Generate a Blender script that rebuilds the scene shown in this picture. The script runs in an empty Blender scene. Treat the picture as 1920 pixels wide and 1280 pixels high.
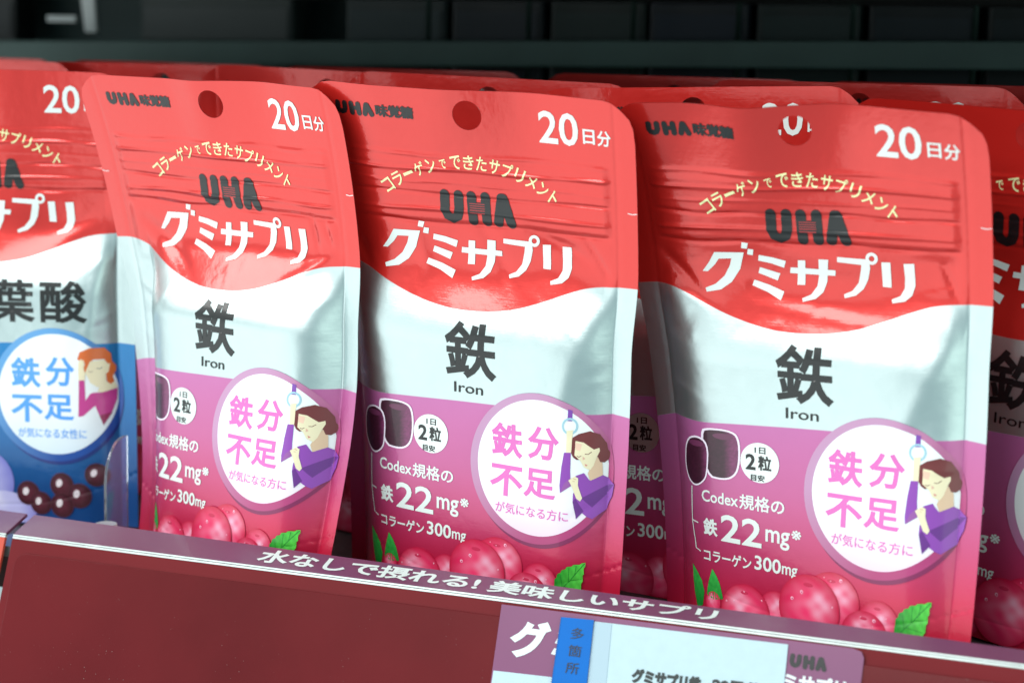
import bpy, bmesh, math, random
import numpy as np
from mathutils import Vector, Matrix
from mathutils.geometry import tessellate_polygon

S = 0.001                       # everything below is in millimetres, built in metres
scn = bpy.context.scene
COL = scn.collection

# ------------------------------------------------------------------ camera
CAM_YAW, CAM_PITCH, CAM_ROLL = 0.39388, 0.14845, 0.02369
CAM_LOC = (187.22347, -570.50446, 171.96451)
ZF = -15.63                     # shelf board level below the rail's top edge


def cam_axes():
    cy, sy, cp, sp = math.cos(CAM_YAW), math.sin(CAM_YAW), math.cos(CAM_PITCH), math.sin(CAM_PITCH)
    f = Vector((-sy * cp, cy * cp, -sp)); r = Vector((cy, sy, 0)); u = r.cross(f)
    c, s = math.cos(CAM_ROLL), math.sin(CAM_ROLL)
    return c * r + s * u, c * u - s * r, f


cam_data = bpy.data.cameras.new('camera')
cam_data.sensor_width = 36.0
cam_data.lens = 67.5
cam_data.clip_start = 0.01
cam_data.clip_end = 50.0
cam_data.dof.use_dof = True
cam_data.dof.focus_distance = 0.652
cam_data.dof.aperture_fstop = 9.5
cam = bpy.data.objects.new('camera', cam_data)
COL.objects.link(cam)
r_, u_, f_ = cam_axes()
m = Matrix((r_, u_, -f_)).transposed().to_4x4()
m.translation = Vector(CAM_LOC) * S
cam.matrix_world = m
scn.camera = cam

# ------------------------------------------------------------------ light
world = bpy.data.worlds.new('World')
scn.world = world
world.use_nodes = True
bg = world.node_tree.nodes['Background']
bg.inputs[0].default_value = (0.70, 0.95, 0.98, 1)
bg.inputs[1].default_value = 0.60


def area(name, loc, target, sx, sy, power, color):
    d = bpy.data.lights.new(name, 'AREA')
    d.shape = 'RECTANGLE'; d.size = sx * S; d.size_y = sy * S
    d.energy = power; d.color = color
    o = bpy.data.objects.new(name, d); COL.objects.link(o)
    o.location = Vector(loc) * S
    o.rotation_euler = (Vector(target) - Vector(loc)).to_track_quat('-Z', 'Y').to_euler()
    return o


area('ceiling_lamp', (-800, -1150, 1000), (-60, 30, 60), 2000, 620, 29, (1.0, 0.99, 0.96))
area('floor_bounce_fill', (-1140, -900, -420), (-60, 30, 90), 1900, 1300, 9.0, (0.98, 1.0, 0.97))  # stands in for light bounced off the bright floor, not a fitting
area('right_fill', (1250, -650, 300), (0, 30, 80), 1200, 1200, 6.0, (0.84, 1.0, 0.88))  # added fill from the right with a green tint, no fitting there

scn.view_settings.view_transform = 'Standard'
scn.view_settings.look = 'None'
scn.view_settings.exposure = 0.05
scn.view_settings.gamma = 1.0
scn.view_settings.use_curve_mapping = False

# ------------------------------------------------------------------ helpers


def srgb(r, g, b):
    def f(c):
        c /= 255.0
        return c / 12.92 if c <= 0.04045 else ((c + 0.055) / 1.055) ** 2.4
    return (f(r), f(g), f(b), 1.0)


def tag(o, label=None, cat=None, group=None, kind=None):
    if label: o['label'] = label
    if cat: o['category'] = cat
    if group: o['group'] = group
    if kind: o['kind'] = kind
    return o


def empty(name, loc, label, cat, group=None):
    o = bpy.data.objects.new(name, None)
    o.empty_display_size = 0.02
    COL.objects.link(o)
    o.location = Vector(loc) * S
    return tag(o, label, cat, group)


def link_mesh(name, me, parent=None):
    o = bpy.data.objects.new(name, me)
    COL.objects.link(o)
    if parent: o.parent = parent
    return o


def new_mat(name):
    mt = bpy.data.materials.new(name); mt.use_nodes = True
    nt = mt.node_tree
    return mt, nt, nt.nodes['Principled BSDF']


def simple_mat(name, color, rough=0.4, metal=0.0, coat=0.0, noise=0.0, nscale=60.0, bump=0.0, bscale=400.0, trans=0.0, spec=0.5):
    mt, nt, p = new_mat(name)
    p.inputs['Base Color'].default_value = color
    p.inputs['Roughness'].default_value = rough
    p.inputs['Metallic'].default_value = metal
    p.inputs['Coat Weight'].default_value = coat
    p.inputs['Coat Roughness'].default_value = 0.08
    p.inputs['Transmission Weight'].default_value = trans
    p.inputs['Specular IOR Level'].default_value = spec
    tc = nt.nodes.new('ShaderNodeTexCoord')
    if noise:
        n = nt.nodes.new('ShaderNodeTexNoise'); n.inputs['Scale'].default_value = nscale; n.inputs['Detail'].default_value = 5
        nt.links.new(tc.outputs['Object'], n.inputs['Vector'])
        mr = nt.nodes.new('ShaderNodeMapRange'); mr.inputs[1].default_value = .3; mr.inputs[2].default_value = .7
        mr.inputs[3].default_value = 1 - noise; mr.inputs[4].default_value = 1 + noise
        nt.links.new(n.outputs['Fac'], mr.inputs[0])
        mx = nt.nodes.new('ShaderNodeMix'); mx.data_type = 'RGBA'; mx.blend_type = 'MULTIPLY'; mx.inputs[0].default_value = 1
        mx.inputs[6].default_value = color
        nt.links.new(mr.outputs[0], mx.inputs[7])
        nt.links.new(mx.outputs[2], p.inputs['Base Color'])
        m2 = nt.nodes.new('ShaderNodeMapRange'); m2.inputs[3].default_value = rough * .8; m2.inputs[4].default_value = min(1, rough * 1.25)
        nt.links.new(n.outputs['Fac'], m2.inputs[0]); nt.links.new(m2.outputs[0], p.inputs['Roughness'])
    if bump:
        n = nt.nodes.new('ShaderNodeTexNoise'); n.inputs['Scale'].default_value = bscale; n.inputs['Detail'].default_value = 3
        nt.links.new(tc.outputs['Object'], n.inputs['Vector'])
        b = nt.nodes.new('ShaderNodeBump'); b.inputs['Strength'].default_value = bump; b.inputs['Distance'].default_value = 0.0005
        nt.links.new(n.outputs['Fac'], b.inputs['Height']); nt.links.new(b.outputs[0], p.inputs['Normal'])
    return mt


# ------------------------------------------------------------------ pouch surface
W, H = 120.0, 178.0


def sm(a, b, x):
    t = np.clip((x - a) / (b - a), 0, 1)
    return t * t * (3 - 2 * t)


def Bv(v):
    return (1 - sm(91, 122, v)) * (0.78 + 0.22 * sm(0, 45, v))


def prof(u, left=52.5):
    a = np.clip(np.where(u < 0, -u / left, u / 52.5), 0, 1)
    return 1 - a ** 6.5


class Surf:
    """Front face of one pouch: flat print coordinates (u across, v up, mm) -> place in the scene."""

    def __init__(s, par, seed=0, bend=(-33.0, 0.16), creases=(), rough=1.0, head=(), taper=0.0, left=52.5):
        s.head = head; s.taper = taper; s.left = left
        s.p = list(par); s.seed = seed; s.bend = bend; s.creases = creases; s.rough = rough
        rng = random.Random(seed)
        s.waves = [(rng.uniform(.05, .16), rng.uniform(.06, .2) * rng.choice((-1, 1)), rng.uniform(0, 6.28), rng.uniform(.5, 1)) for _ in range(7)]
        cr = list(creases)
        for k in range(26):
            side = rng.choice((-1, 1)); v0 = rng.uniform(16, 128); L = rng.uniform(5, 18)
            if k % 3 == 2:
                u0 = rng.uniform(-44, 44); v0 = rng.uniform(100, 128); an = rng.uniform(-2.6, -.5)
                cr.append((u0, v0, u0 + L * math.cos(an), v0 + L * math.sin(an) * .8, rng.choice((-1, 1)) * rng.uniform(.10, .24), rng.uniform(1.5, 2.4)))
            else:
                cr.append((side * 51, v0, side * (51 - L), v0 - rng.uniform(-.2, .75) * L, rng.choice((-1, 1)) * rng.uniform(.08, .20), rng.uniform(1.4, 2.2)))
        s.creases = cr
        s.zipw = [(rng.uniform(.05, .2), rng.uniform(0, 6.28)) for _ in range(8)]

    def detail(s, u, v):
        d = np.zeros_like(u)
        inner = 1 - sm(47, 51, np.abs(u))
        # press-to-close zip: raised lines across the inner width
        for k, (v0, amp, wd) in enumerate(((155.2, .36, .8), (150.4, .55, .62), (141.6, -.42, .6), (136.2, .50, .7), (131.8, -.44, .8), (145.8, .16, .5))):
            f, ph = s.zipw[k]
            wob = .35 * np.sin(u * f + ph)
            mod = .72 + .28 * np.sin(u * f * 1.7 + ph * 2)
            d += amp * mod * np.exp(-((v - v0 - wob) / wd) ** 2) * inner
        # zip step: the film between the two lines stands a little proud
        d += .45 * inner * sm(130.5, 134, v) * (1 - sm(152, 156, v))
        # heat-seal step along both sides and at the foot
        d += -.16 * np.exp(-((np.abs(u) - 52.8) / .8) ** 2) - .14 * np.exp(-((v - 7.0 - .004 * u * u) / .6) ** 2) * (1 - inner * .2)
        # soft buckles under the zip and on the pillow
        w = np.zeros_like(u)
        for fx, fy, ph, am in s.waves:
            w += am * np.sin(fx * u + fy * v + ph)
        d += s.rough * w * inner * (.24 * sm(100, 114, v) * (1 - sm(127, 133, v)) + .05 * (1 - sm(100, 116, v)))
        for (u0, v0, u1, v1, amp, wd) in s.creases:
            L2 = (u1 - u0) ** 2 + (v1 - v0) ** 2
            t = np.clip(((u - u0) * (u1 - u0) + (v - v0) * (v1 - v0)) / L2, 0, 1)
            q = (u - u0 - t * (u1 - u0)) ** 2 + (v - v0 - t * (v1 - v0)) ** 2
            d += amp * np.sin(np.pi * (.12 + .8 * t)) * np.exp(-q / wd ** 2)
        for (u0, wd, amp) in s.head:
            d += amp * np.exp(-((u - u0) / wd) ** 2) * sm(132, 178, v)
        # header bent at one side
        ub, sl = s.bend
        k = 2.2
        sp = np.log1p(np.exp(np.clip(-(u - ub) / k, -30, 30))) * k
        d -= sl * sp * sm(104, 150, v)
        return d

    def pos(s, u, v, back=False, lift=0.0):
        bx, by, yaw, tw, l0, l1, roll, B, k0, k1, shr, bow, as0, as1, g0, g1 = s.p
        u = np.asarray(u, float); v = np.asarray(v, float)
        t = v / H - .5
        n = 24
        q = (np.arange(n) + .5) / n
        th = l0 + l1 * (v[:, None] * q / H - .5)
        cy = np.sin(th).mean(1) * v; cz = np.cos(th).mean(1) * v
        thv = l0 + l1 * t
        a = yaw + tw * t
        z0 = np.zeros_like(a)
        eu = np.stack([np.cos(a), np.sin(a), z0], 1)
        h = np.stack([-np.sin(a), np.cos(a), z0], 1)
        up = np.array([0, 0, 1.0])
        nrm = -h * np.cos(thv)[:, None] + up * np.sin(thv)[:, None]
        h0 = np.array([-math.sin(yaw), math.cos(yaw), 0])
        b = Bv(v)
        w = u / 60
        x = u * (1 - shr * b) * (1 - s.taper * (1 - sm(0, 85, v))) + bow * 4 * t * t + (g0 + g1 * t) * w * w
        d = -(k0 + k1 * t) * w ** 2 + (as0 + as1 * t) * w ** 3
        front = d + B * b * prof(u, s.left) + s.detail(u, v)
        if back:
            d = d - .45 * B * b * prof(u, s.left) - .28
            ub, sl = s.bend
            d -= sl * np.log1p(np.exp(np.clip(-(u - ub) / 2.2, -30, 30))) * 2.2 * sm(104, 150, v)
            for (u0, wd, amp) in s.head:
                d += amp * np.exp(-((u - u0) / wd) ** 2) * sm(132, 178, v)
            d = np.minimum(d, front - .24)
        else:
            d = front + lift
        p = np.array([bx, by, ZF]) + h0 * cy[:, None] + up * cz[:, None] + eu * x[:, None] + nrm * d[:, None]
        er = np.array([math.cos(yaw), math.sin(yaw), 0])
        base = np.array([bx, by, ZF])
        r = p - base
        ax = r @ er; az = r[:, 2].copy()
        c, sn = math.cos(roll), math.sin(roll)
        r = r + er * ((c * ax + sn * az) - ax)[:, None]
        r[:, 2] = -sn * ax + c * az
        return r          # relative to the pouch's own base

    def normal(s, u, v, back=False):
        e = .15
        a = s.pos(u + e, v, back) - s.pos(u - e, v, back)
        b = s.pos(u, v + e, back) - s.pos(u, v - e, back)
        n = np.cross(a, b)
        n /= np.linalg.norm(n, axis=1)[:, None]
        return -n if back else n


# ------------------------------------------------------------------ flat artwork
def grid_cut(bm, step):
    xs = [v.co.x for v in bm.verts]; ys = [v.co.y for v in bm.verts]
    steps = step if isinstance(step, tuple) else (step, step)
    for ax, vals in ((0, xs), (1, ys)):
        step = steps[ax]
        lo, hi = min(vals), max(vals)
        k = math.floor(lo / step) + 1
        while k * step < hi:
            co = Vector((0, 0, 0)); no = Vector((0, 0, 0)); co[ax] = k * step; no[ax] = 1
            bmesh.ops.bisect_plane(bm, geom=bm.verts[:] + bm.edges[:] + bm.faces[:], dist=1e-5, plane_co=co, plane_no=no)
            k += 1


def bm_arrays(bm):
    bm.verts.index_update()
    V = np.array([(v.co.x, v.co.y, v.co.z) for v in bm.verts])
    F = [[v.index for v in f.verts] for f in bm.faces]
    return V, F


FONT_CACHE = {}


def font_mesh(body, bold, shear):
    key = (body, bold, shear)
    if key in FONT_CACHE: return FONT_CACHE[key]
    c = bpy.data.curves.new('t', 'FONT'); c.body = body; c.size = 1.0; c.shear = shear
    c.resolution_u = 3
    c.bevel_depth = bold; c.bevel_resolution = 0
    o = bpy.data.objects.new('t', c); COL.objects.link(o)
    me = bpy.data.meshes.new_from_object(o.evaluated_get(bpy.context.evaluated_depsgraph_get()))
    bpy.data.objects.remove(o); bpy.data.curves.remove(c)
    bm = bmesh.new(); bm.from_mesh(me); bpy.data.meshes.remove(me)
    bmesh.ops.recalc_face_normals(bm, faces=[])
    bm.normal_update()
    if bold > 0:
        dele = [f for f in bm.faces if f.calc_center_median().z < -1e-6 or f.calc_area() < 1e-9]
        bmesh.ops.delete(bm, geom=dele, context='FACES')
    bmesh.ops.remove_doubles(bm, verts=bm.verts[:], dist=1e-5)
    for v in bm.verts: v.co.z = v.co.z / max(bold, 1e-6) if bold else 0.0
    me = bpy.data.meshes.new('tf'); bm.to_mesh(me); bm.free()
    FONT_CACHE[key] = me
    return me


class Art:
    """A printed piece: flat vertices (mm) with a small lift, faces, a colour per vertex."""

    def __init__(s, step=1.4, dk=.004):
        s.V = []; s.F = []; s.C = []; s.M = []; s.n = 0; s.step = step; s.k = 0; s.dk = dk

    def _add(s, bm, color, lift, mat=0, step=None):
        st = step or s.step
        grid_cut(bm, st)
        bmesh.ops.triangulate(bm, faces=[f for f in bm.faces if len(f.verts) > 4])
        lim = 1.7 * max(st if isinstance(st, tuple) else (st,))
        for _ in range(5):
            long_e = [e for e in bm.edges if e.calc_length() > lim]
            if not long_e: break
            bmesh.ops.subdivide_edges(bm, edges=long_e, cuts=1)
            bmesh.ops.triangulate(bm, faces=[f for f in bm.faces if len(f.verts) > 4])
        V, F = bm_arrays(bm)
        bm.free()
        if not len(V): return s
        base = .17 + lift + s.k * s.dk
        s.k += 1
        V = V.copy(); V[:, 2] = base + V[:, 2] * .006
        col = color(V[:, 0], V[:, 1]) if callable(color) else np.tile(np.array(color), (len(V), 1))
        s.V.append(V); s.C.append(col)
        for f in F:
            s.F.append([i + s.n for i in f]); s.M.append(mat)
        s.n += len(V)
        return s

    def poly(s, pts, color, holes=(), lift=0.0, mat=0, step=None):
        loops = [[Vector((x, y, 0)) for x, y in pts]] + [[Vector((x, y, 0)) for x, y in hl] for hl in holes]
        tris = tessellate_polygon(loops)
        flat = [v for l in loops for v in l]
        bm = bmesh.new()
        vs = [bm.verts.new(v) for v in flat]
        for t in tris:
            try: bm.faces.new([vs[i] for i in t])
            except ValueError: pass
        bm.normal_update()
        for f in bm.faces:
            if f.normal.z < 0: f.normal_flip()
        return s._add(bm, color, lift, mat, step)

    def disc(s, cx, cy, rx, color, ry=None, rot=0.0, lift=0.0, n=40, hole=0.0, mat=0, step=None, clip=None):
        ry = ry or rx
        c, q = math.cos(rot), math.sin(rot)

        def ring(k, rev=False):
            out = []
            for i in range(n):
                a = 2 * math.pi * i / n
                x, y = rx * k * math.cos(a), ry * k * math.sin(a)
                X, Y = cx + c * x - q * y, cy + q * x + c * y
                if clip is not None: Y = max(Y, clip)
                out.append((X, Y))
            return out[::-1] if rev else out
        return s.poly(ring(1), color, [ring(hole, True)] if hole else (), lift, mat, step)

    def stroke(s, pts, width, color, lift=0.0, cap=True, mat=0):
        """A line of even width with round ends and joins."""
        L, R = [], []
        n = len(pts)
        for i, (x, y) in enumerate(pts):
            a = pts[max(0, i - 1)]; b = pts[min(n - 1, i + 1)]
            dx, dy = b[0] - a[0], b[1] - a[1]
            l = math.hypot(dx, dy) or 1
            L.append((x - dy / l * width / 2, y + dx / l * width / 2)); R.append((x + dy / l * width / 2, y - dx / l * width / 2))
        out = L[:]
        if cap:
            for (p, q, e) in ((pts[-1], pts[-2], L[-1]),):
                a0 = math.atan2(e[1] - p[1], e[0] - p[0])
                out += [(p[0] + width / 2 * math.cos(a0 - math.pi * k / 8), p[1] + width / 2 * math.sin(a0 - math.pi * k / 8)) for k in range(1, 8)]
        out += R[::-1]
        if cap:
            p = pts[0]; e = R[0]
            a0 = math.atan2(e[1] - p[1], e[0] - p[0])
            out += [(p[0] + width / 2 * math.cos(a0 - math.pi * k / 8), p[1] + width / 2 * math.sin(a0 - math.pi * k / 8)) for k in range(1, 8)]
        return s.poly(out, color, (), lift, mat)

    def text(s, body, x0, y0, x1, y1, color, bold=0.02, shear=0.0, lift=0.0, keep=False, mat=0, rot=0.0):
        """Lettering fitted to the box x0..x1, y0..y1 (keep: only the height is fitted, x0 is the left end)."""
        bm = bmesh.new(); bm.from_mesh(font_mesh(body, bold, shear))
        xs = [v.co.x for v in bm.verts]; ys = [v.co.y for v in bm.verts]
        lx, hx, ly, hy = min(xs), max(xs), min(ys), max(ys)
        sy = (y1 - y0) / (hy - ly); sx = sy if keep else (x1 - x0) / (hx - lx)
        c, q = math.cos(rot), math.sin(rot)
        for v in bm.verts:
            x, y = (v.co.x - lx) * sx, (v.co.y - ly) * sy
            if rot:
                hw, hh = (hx - lx) * sx / 2, (hy - ly) * sy / 2
                x, y = x - hw, y - hh
                x, y = c * x - q * y + hw, q * x + c * y + hh
            v.co.x, v.co.y = x0 + x, y0 + y
        return s._add(bm, color, lift, mat)

    def build(s, name, surf, mats, parent):
        V = np.concatenate(s.V); C = np.concatenate(s.C)
        u, v = V[:, 0], V[:, 1]
        n = surf.normal(u, v)
        P = surf.pos(u, v) + n * V[:, 2:3]
        return finish(name, P, s.F, n, mats, parent, mat_idx=s.M, colors=C)


def finish(name, P, F, N, mats, parent, mat_idx=None, colors=None, uv=None):
    me = bpy.data.meshes.new(name)
    me.from_pydata((P * S).tolist(), [], F)
    for mt in mats: me.materials.append(mt)
    if mat_idx is not None: me.polygons.foreach_set('material_index', mat_idx)
    me.polygons.foreach_set('use_smooth', [True] * len(me.polygons))
    li = np.empty(len(me.loops), int); me.loops.foreach_get('vertex_index', li)
    if colors is not None:
        ca = me.color_attributes.new('ink', 'FLOAT_COLOR', 'POINT')
        ca.data.foreach_set('color', np.ascontiguousarray(colors, dtype=np.float32).ravel())
    if uv is not None:
        ul = me.uv_layers.new(name='print')
        ul.data.foreach_set('uv', np.ascontiguousarray(uv[li], dtype=np.float32).ravel())
    me.update()
    if N is not None: me.normals_split_custom_set_from_vertices(N.tolist())
    return link_mesh(name, me, parent)


# ------------------------------------------------------------------ pouch film materials
WAVE = [(-60, 115.6), (-48, 115.9), (-44, 114.6), (-33.6, 110.1), (-24.6, 107.0), (-14, 104.5), (0, 103.6), (14, 105.1), (24.8, 108.4), (34.8, 112.2), (41.5, 114.3), (51, 115.5), (60, 115.9)]
LOWER = [(-60, 68.3), (-49, 70.4), (-37, 70.4), (-28, 71.0), (-12, 71.7), (1, 72.2), (15, 72.6), (53, 72.3), (60, 71.8)]


def film_material(name, ramp):
    mt, nt, p = new_mat(name)
    N = nt.nodes.new; K = nt.links.new
    uv = N('ShaderNodeUVMap'); uv.uv_map = 'print'
    sep = N('ShaderNodeSeparateXYZ'); K(uv.outputs[0], sep.inputs[0])

    def curve(pts):
        fc = N('ShaderNodeFloatCurve')
        cm = fc.mapping.curves[0]
        P = [(x / 120 + .5, y / H) for x, y in pts]
        cm.points[0].location = P[0]; cm.points[1].location = P[-1]
        for q in P[1:-1]: cm.points.new(*q)
        fc.mapping.update()
        K(sep.outputs[0], fc.inputs['Value'])
        sub = N('ShaderNodeMath'); sub.operation = 'SUBTRACT'; K(sep.outputs[1], sub.inputs[0]); K(fc.outputs[0], sub.inputs[1])
        mr = N('ShaderNodeMapRange'); mr.inputs[1].default_value = -.15 / H; mr.inputs[2].default_value = .15 / H
        K(sub.outputs[0], mr.inputs[0])
        return mr.outputs[0]
    top = curve(WAVE); low = curve(LOWER)
    # ink of the lower panel
    cr = N('ShaderNodeValToRGB')
    el = cr.color_ramp.elements
    el[0].position, el[0].color = ramp[0]; el[1].position, el[1].color = ramp[-1]
    for q in ramp[1:-1]:
        e = el.new(q[0]); e.color = q[1]
    # slightly redder to the right
    ad = N('ShaderNodeMath'); ad.operation = 'MULTIPLY_ADD'; K(sep.outputs[0], ad.inputs[0]); ad.inputs[1].default_value = -.07; K(sep.outputs[1], ad.inputs[2])
    K(ad.outputs[0], cr.inputs[0])

    def mix(a, b, f, rgba=True):
        mx = N('ShaderNodeMix'); mx.data_type = 'RGBA' if rgba else 'FLOAT'
        i0, i1 = (6, 7) if rgba else (2, 3)
        K(f, mx.inputs[0])
        for sck, val in ((mx.inputs[i0], a), (mx.inputs[i1], b)):
            if hasattr(val, 'links'): K(val, sck)
            else: sck.default_value = val
        return mx.outputs[2 if rgba else 0]
    silver = (0.565, 0.66, 0.665, 1)
    red = (0.66, 0.022, 0.017, 1)
    K(mix(mix(cr.outputs[0], silver, low), red, top), p.inputs['Base Color'])
    K(mix(mix(.30, .93, low, False), .42, top, False), p.inputs['Metallic'])
    rough0 = mix(mix(.36, .37, low, False), .30, top, False)
    K(mix(mix(.5, .12, low, False), .8, top, False), p.inputs['Coat Weight'])
    p.inputs['Coat Roughness'].default_value = .07
    # brushed look of the laminate: streaks run across the film
    mp = N('ShaderNodeMapping'); mp.inputs['Scale'].default_value = (9, 420, 1); K(uv.outputs[0], mp.inputs[0])
    ns = N('ShaderNodeTexNoise'); ns.inputs['Scale'].default_value = 1.0; ns.inputs['Detail'].default_value = 4; K(mp.outputs[0], ns.inputs['Vector'])
    mp2 = N('ShaderNodeMapping'); mp2.inputs['Scale'].default_value = (26, 34, 1); K(uv.outputs[0], mp2.inputs[0])
    n2 = N('ShaderNodeTexNoise'); n2.inputs['Scale'].default_value = 1.0; n2.inputs['Detail'].default_value = 5; n2.inputs['Roughness'].default_value = .55; K(mp2.outputs[0], n2.inputs['Vector'])
    rr = N('ShaderNodeMath'); rr.operation = 'MULTIPLY_ADD'; K(n2.outputs[0], rr.inputs[0]); rr.inputs[1].default_value = .10; K(rough0, rr.inputs[2])
    r2 = N('ShaderNodeMath'); r2.operation = 'ADD'; K(rr.outputs[0], r2.inputs[0]); r2.inputs[1].default_value = -.05
    K(r2.outputs[0], p.inputs['Roughness'])
    b1 = N('ShaderNodeBump'); b1.inputs['Strength'].default_value = .10; b1.inputs['Distance'].default_value = .0002; K(ns.outputs[0], b1.inputs['Height'])
    b2 = N('ShaderNodeBump'); b2.inputs['Strength'].default_value = .16; b2.inputs['Distance'].default_value = .0007; K(n2.outputs[0], b2.inputs['Height']); K(b1.outputs[0], b2.inputs['Normal'])
    K(b2.outputs[0], p.inputs['Normal']); K(b2.outputs[0], p.inputs['Coat Normal'])
    return mt


PURPLE = [(0.0, srgb(204, 22, 60)), (.055, srgb(204, 34, 78)), (.14, srgb(194, 62, 112)), (.24, srgb(190, 88, 142)), (.40, srgb(188, 104, 164))]
BLUE = [(0.0, srgb(8, 72, 140)), (.12, srgb(12, 92, 158)), (.25, srgb(20, 118, 184)), (.40, srgb(26, 128, 192))]
film_iron = film_material('iron_pouch_film', PURPLE)
film_folic = film_material('folic_pouch_film', BLUE)


def ink_material():
    mt, nt, p = new_mat('print_ink')
    a = nt.nodes.new('ShaderNodeVertexColor'); a.layer_name = 'ink'
    nt.links.new(a.outputs[0], p.inputs['Base Color'])
    p.inputs['Roughness'].default_value = .38
    p.inputs['Coat Weight'].default_value = .32
    p.inputs['Coat Roughness'].default_value = .09
    return mt


INK = ink_material()
FOIL = simple_mat('printed_foil', (0.74, 0.79, 0.78, 1), .36, .9, .1)
back_film = simple_mat('pouch_back_film', (0.45, 0.02, 0.03, 1), .35, .3, .4)

WHITE = srgb(226, 233, 231); BLACK = srgb(14, 16, 18); YELLOW = srgb(238, 236, 176)
PINK = srgb(222, 104, 186); SKY = srgb(84, 158, 240)

# ------------------------------------------------------------------ artwork
GU = [(-31.3, 127.9), (-21.32, 128.16), (-23.1, 122.46), (-26.24, 118.0), (-29.88, 115.5), (-34.95, 114.46), (-35.31, 115.75), (-31.78, 117.17), (-28.62, 119.88), (-26.48, 123.58), (-25.73, 125.93), (-30.04, 125.68), (-31.6, 123.6), (-34.22, 121.2), (-36.0, 121.2), (-33.41, 124.5)]
TITLE = [GU, [(-21.58, 131.67), (-19.53, 131.42), (-20.16, 129.46), (-22.0, 129.66)], [(-19.78, 129.5), (-17.94, 129.3), (-18.42, 127.29), (-20.26, 127.55)],
         [(-16.39, 127.46), (-11.97, 126.87), (-7.44, 125.86), (-8.26, 123.48), (-12.49, 124.8), (-16.76, 125.54)],
         [(-16.38, 123.29), (-9.72, 121.47), (-10.73, 119.07), (-17.07, 121.3)], [(-18.65, 118.99), (-13.51, 117.53), (-8.54, 115.65), (-9.51, 112.93), (-14.21, 115.36), (-19.33, 117.13)],
         [(-6.03, 123.78), (9.01, 123.7), (8.81, 121.86), (-6.34, 121.81)], [(-3.31, 126.37), (-0.86, 126.45), (-1.49, 118.15), (-4.11, 118.05)],
         [(3.64, 127.12), (6.83, 127.13), (5.97, 119.63), (4.61, 116.19), (2.14, 113.99), (-2.07, 112.83), (-2.38, 113.88), (0.54, 115.16), (2.65, 117.99), (3.33, 121.4)],
         [(9.85, 128.19), (20.0, 127.85), (20.4, 125.07), (19.56, 121.23), (18.02, 118.09), (15.54, 115.88), (11.87, 114.79), (11.55, 115.91), (14.32, 117.21), (16.44, 119.93), (17.38, 124.09), (17.62, 126.04), (9.77, 126.6)],
         [(24.07, 127.14), (26.9, 127.21), (27.12, 119.09), (24.34, 119.22)],
         [(31.15, 126.94), (34.52, 127.15), (34.82, 120.06), (33.88, 116.99), (31.79, 115.15), (27.75, 114.31), (27.41, 115.42), (30.15, 116.62), (31.48, 119.06), (31.55, 122.75)]]


def title_art():
    a = Art((1.1, .8))
    for k, p in enumerate(TITLE): a.poly(p, WHITE)
    a.disc(21.0, 128.2, 1.95, WHITE, hole=.48, n=28)
    return a


def uha(a, x0, y0, w, h, stripes=True):
    """The maker's three rounded letters, fitted to a box."""
    def q(x, y): return (x0 + (x + 12.0) / 27.3 * w, y0 + (y - 131.9) / 11.6 * h)
    t = 3.45 * w / 27.3
    a.stroke([q(*p) for p in ((-10.6, 142.0), (-10.8, 136.6), (-10.0, 134.6), (-8.1, 133.6), (-6.3, 134.6), (-5.6, 136.6), (-5.5, 142.0))], t, BLACK)
    a.stroke([q(-.8, 142), q(-.6, 133.4)], t, BLACK)
    a.stroke([q(4.3, 142), q(4.5, 133.4)], t, BLACK)
    a.poly([q(-.9, 139.9), q(4.4, 139.9), q(4.4, 136.1), q(-.9, 136.1)], BLACK)
    if stripes:
        for k in range(5):
            y = 139.5 - k * .78
            a.poly([q(-1.6, y), q(4.0, y), q(4.0, y - .26), q(-1.6, y - .26)], srgb(176, 40, 44))
    a.stroke([q(10.3, 142.0), q(8.8, 133.5)], t, BLACK)
    a.stroke([q(10.9, 142.0), q(13.6, 133.4)], t, BLACK)


def logo_art():
    a = Art((1.1, .5)); uha(a, -12.2, 131.9, 27.0, 11.6); return a


def maker_art():
    a = Art(1.6); uha(a, -47.5, 167.3, 14.2, 4.2, False)
    a.text('味覚糖', -32.6, 167.2, -18.9, 171.6, BLACK, .045)
    return a


def days_art():
    a = Art(1.4)
    a.text('20', 24.8, 161.7, 39.3, 172.6, WHITE, .014)
    a.text('日', 41.0, 163.0, 45.3, 167.9, WHITE, .018); a.text('分', 46.2, 162.7, 51.2, 167.9, WHITE, .018)
    return a


def arc_art():
    a = Art((1.2, .5))
    chars = 'コラーゲンでできたサプリメント'
    R = 51.5; cx, cy = -1.0, 104.4
    sizes = [.62 if i == 5 else 1 for i in range(15)]
    total = 72.0; step = total / 14
    for i, ch in enumerate(chars):
        ang = math.radians(90 + total / 2 - i * step)
        x, y = cx + R * math.cos(ang), cy + R * math.sin(ang) - 2.4
        rot = ang - math.pi / 2
        hgt = (1.1 if ch == 'ー' else 4.7) * sizes[i]; wd = 3.7 * sizes[i] * (.92 if ch in 'リトン' else 1)
        if ch == 'ト': wd = 2.6
        a.text(ch, x - wd / 2, y - hgt / 2 + (0 if sizes[i] == 1 else -.3), x + wd / 2, y + hgt / 2, YELLOW, .012, rot=rot * .95)
    return a


def iron_art():
    a = Art(1.4)
    a.text('鉄', -9.3, 80.6, 11.2, 100.2, BLACK, .022)
    a.text('Iron', -5.8, 75.2, 5.9, 78.9, BLACK, .006)
    return a


def folic_art():
    a = Art(1.4)
    a.text('葉', 1.6, 80.8, 20.6, 97.6, BLACK, .022); a.text('酸', 22.6, 80.8, 42.3, 97.6, BLACK, .022)
    return a


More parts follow.
